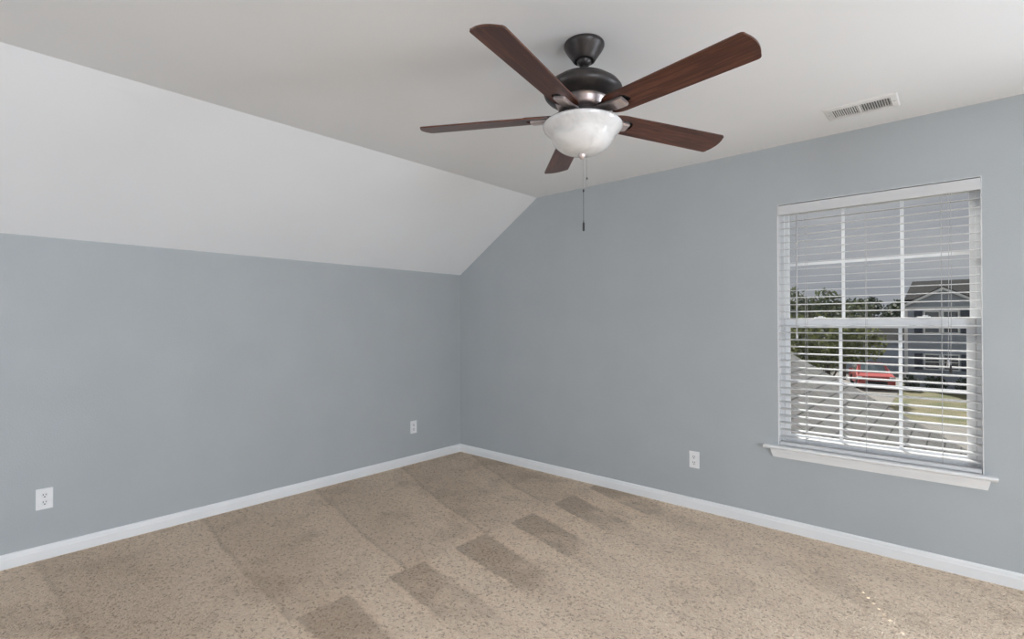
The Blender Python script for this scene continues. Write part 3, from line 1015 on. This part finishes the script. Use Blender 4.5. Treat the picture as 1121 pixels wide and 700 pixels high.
for i in range(21):
    px_ = -18 + i * 1.8
    h_ = 7.4 + random.uniform(-0.5, 0.5) + (1.0 if i > 12 else 0)
    blobs = [(random.uniform(-0.5, 0.5), 0, h_ - 1.4, 1.6, 1.5, 1.4), (random.uniform(-0.3, 0.3), 0, h_ - 3.2, 2.1, 1.6, 2.2), (random.uniform(-0.4, 0.4), 0, h_ - 5.0, 2.0, 1.6, 2.4)]
    tree('distant_tree', (px_, 76 + (i % 3) * 7.0, GZ), blobs, 200, 0.36, M['leafd'], 'dark green tree in the far treeline on the horizon', 'tree', 'trees of the far treeline', 0.2)


def bush(name, base, rad, count, size, m, label, m2=None, group=None):
    r = empty(name, base, label, 'bush', group)
    bm = B()
    leaves(bm, (base[0], base[1], base[2] + rad[2] * 0.85), rad, count, size, 0, 0.3)
    link('foliage', bm, m, r)
    if m2:
        bm = B()
        leaves(bm, (base[0], base[1], base[2] + rad[2] * 0.9), (rad[0] * 1.05, rad[1] * 1.05, rad[2] * 1.05), count // 2, size, 0, 0.85)
        link('blossom', bm, m2, r)
    bm = B()
    for q in range(5):
        a_ = q * 1.3
        tube(bm, [base, (base[0] + 0.5 * rad[0] * math.cos(a_), base[1] + 0.5 * rad[1] * math.sin(a_), base[2] + rad[2])], 0.02, 5)
    link('stem', bm, M['bark'], r)
    return r


bush('flowering_bush', (-4.3, 42.0, GZ), (1.0, 0.8, 0.85), 400, 0.13, M['leaf'], 'flowering bush with white blossoms left of the red car', M['blossom'])
for i, (x_, w_, lb) in enumerate(((1.45, 0.42, 'dark round bush at the left corner of the blue grey house'), (2.6, 0.62, 'wide dark bush in front of the house under the lower windows'), (3.95, 0.5, 'dark bush at the right of the house front by the window edge'))):
    bush('house_bush', (x_, 36.2, GZ), (w_, 0.5, 0.55), 350, 0.11, M['leafd'], lb, None, 'bushes along the house front')

# blue grey house ----------------------------------------------------
HY = 38.0
hs = empty('neighbor_house', (2.94, HY, GZ), 'blue grey two story house with white gable trim and dark roof', 'house')
bm = B()
box(bm, 1.0, 9.5, HY + 0.6, HY + 8, GZ, 2.6)
prism(bm, [(1.05, HY, GZ), (4.85, HY, GZ), (4.85, HY, 2.25), (2.95, HY, 3.3), (1.05, HY, 2.25)], (0, 0.62, 0))
for k in range(40):       # lap siding lines
    z_ = GZ + 0.15 + k * 0.13
    if z_ < 2.2:
        prism(bm, [(1.1, HY, z_), (1.1, HY - 0.022, z_), (1.1, HY, z_ + 0.125)], (3.7, 0, 0))
link('wall', bm, M['siding'], hs)
bm = B()                  # main roof, ridge along X
prism(bm, [(1.0, HY + 0.2, 2.75), (1.27, HY + 3.2, 4.1), (9.5, HY + 3.2, 4.1), (9.5, HY + 0.2, 2.75)], (0, 0.12, -0.15))
prism(bm, [(1.0, HY + 6.4, 2.75), (1.27, HY + 3.2, 4.1), (9.5, HY + 3.2, 4.1), (9.5, HY + 6.4, 2.75)], (0, 0.12, -0.15))
# gable roof
prism(bm, [(0.85, HY - 0.2, 2.28), (2.95, HY - 0.2, 3.44), (2.95, HY + 2.0, 3.44), (0.85, HY + 2.0, 2.28)], (0, 0, 0.1))
prism(bm, [(5.05, HY - 0.2, 2.28), (2.95, HY - 0.2, 3.44), (2.95, HY + 2.0, 3.44), (5.05, HY + 2.0, 2.28)], (0, 0, 0.1))
link('roof', bm, M['shingle_dark'], hs)
bm = B()                  # white gable trim and corner boards
prism(bm, [(0.85, HY - 0.22, 2.16), (2.95, HY - 0.22, 3.3), (2.95, HY - 0.22, 3.46), (0.85, HY - 0.22, 2.32)], (0, 0.14, 0))
prism(bm, [(5.05, HY - 0.22, 2.16), (2.95, HY - 0.22, 3.3), (2.95, HY - 0.22, 3.46), (5.05, HY - 0.22, 2.32)], (0, 0.14, 0))
box(bm, 1.02, 1.2, HY - 0.03, HY + 0.05, GZ, 2.25); box(bm, 4.7, 4.88, HY - 0.03, HY + 0.05, GZ, 2.25)
box(bm, 1.2, 4.7, HY - 0.05, HY + 0.02, 2.1, 2.25)
link('trim', bm, M['sidwhite'], hs)
for (za, zb_) in ((0.55, 2.0), (-1.75, -0.72)):
    for (xa, xb) in ((1.99, 2.82), (2.9, 3.72)):
        bm = B()
        box(bm, xa, xa + 0.08, HY - 0.06, HY, za, zb_); box(bm, xb - 0.08, xb, HY - 0.06, HY, za, zb_)
        box(bm, xa + 0.08, xb - 0.08, HY - 0.06, HY, za, za + 0.08); box(bm, xa + 0.08, xb - 0.08, HY - 0.06, HY, zb_ - 0.08, zb_)
        box(bm, xa + 0.08, xb - 0.08, HY - 0.05, HY, (za + zb_) / 2 - 0.03, (za + zb_) / 2 + 0.03)
        f_ = link('window', bm, M['sidwhite'], hs)
        bm = B(); box(bm, xa + 0.06, xb - 0.06, HY - 0.035, HY - 0.02, za + 0.06, zb_ - 0.06)
        link('pane', bm, M['pane'], f_)
    for (xa, xb) in ((1.53, 1.93), (3.78, 4.16)):
        bm = B(); box(bm, xa, xb, HY - 0.06, HY, za, zb_)
        for q in range(10):
            zq = za + 0.08 + q * (zb_ - za - 0.16) / 10
            box(bm, xa + 0.06, xb - 0.06, HY - 0.075, HY - 0.06, zq, zq + 0.04)
        link('shutter', bm, M['navy'], hs)

# dark roofed house further back between the trees ---------------------
h2 = empty('distant_house', (-1.5, 48.0, GZ), 'low dark roofed house half hidden behind the leafy tree', 'house')
bm = B(); box(bm, -4.5, 1.0, 47, 54, GZ, -0.1)
link('wall', bm, M['siding'], h2)
bm = B()
prism(bm, [(-4.8, 46.6, -0.2), (-4.8, 50.5, 1.7), (1.2, 50.5, 1.7), (1.2, 46.6, -0.2)], (0, 0.1, -0.18))
prism(bm, [(-4.8, 54.4, -0.2), (-4.8, 50.5, 1.7), (1.2, 50.5, 1.7), (1.2, 54.4, -0.2)], (0, -0.1, -0.18))
link('roof', bm, M['shingle_dark'], h2)
bm = B(); box(bm, -4.8, 1.2, 46.5, 46.62, -0.38, -0.18)
link('fascia', bm, M['sidwhite'], h2)

# red car ---------------------------------------------------------------
car = empty('parked_car', (-0.62, 36.4, GZ + 0.03), 'red car parked on the driveway by the lawn', 'car')
CL = Matrix.Translation((-0.62, 36.4, GZ + 0.03)) @ Matrix.Rotation(math.radians(14), 4, 'Z')
# local: front faces -Y; half width .92, length 4.4
side = [(-2.15, 0.32), (-2.2, 0.55), (-2.12, 0.82), (-1.1, 0.98), (-0.45, 1.42), (0.2, 1.5), (1.3, 1.47), (1.95, 1.05), (2.15, 0.95), (2.2, 0.45), (2.1, 0.3)]
bm = B()
a_ = []
for s in (-1, 1):
    a_.append([bm.verts.new((s * (0.92 if z < 1.0 else 0.72), y, z)) for y, z in side])
for q in range(len(side)):
    r_ = (q + 1) % len(side)
    bm.faces.new((a_[0][q], a_[0][r_], a_[1][r_], a_[1][q]))
bm.faces.new(a_[0]); bm.faces.new(a_[1][::-1])
bmesh.ops.triangulate(bm, faces=[f for f in bm.faces if len(f.verts) > 4])
bmesh.ops.bevel(bm, geom=bm.edges[:], offset=0.03, segments=1, affect='EDGES')
bm.transform(CL); link('body', bm, M['carred'], car)
bm = B()
prism(bm, [(-0.66, -1.08, 1.03), (0.66, -1.08, 1.03), (0.6, -0.5, 1.42), (-0.6, -0.5, 1.42)], (0, -0.035, 0.022))
bm.transform(CL); link('windshield', bm, M['carglass'], car)
bm = B()
for s in (-1, 1):
    prism(bm, [(s * 0.8, -0.75, 1.05), (s * 0.74, -0.35, 1.38), (s * 0.73, 1.2, 1.38), (s * 0.8, 1.6, 1.05)], (s * 0.05, 0, 0))
bm.transform(CL); link('side_window', bm, M['carglass'], car)
for s in (-1, 1):
    for yy in (-1.35, 1.35):
        bm = B()
        prof_ = [(0, -0.1), (0.2, -0.1), (0.32, -0.08), (0.33, 0.0), (0.32, 0.1), (0, 0.1)]
        lathe(bm, prof_, 0, 0, 0, 20)
        bm.transform(CL @ Matrix.Translation((s * 0.86, yy, 0.33)) @ Matrix.Rotation(PI / 2, 4, 'Y'))
        link('wheel', bm, M['tyre'], car, smooth=40)
    bm = B(); box(bm, s * 0.82 - 0.16, s * 0.82 + 0.1, -2.24, -2.0, 0.66, 0.82, bev=0.03)
    bm.transform(CL); link('headlight', bm, M['lamp'], car)
bm = B(); box(bm, -0.55, 0.55, -2.25, -2.14, 0.36, 0.56, bev=0.02)
bm.transform(CL); link('grille', bm, M['tyre'], car)
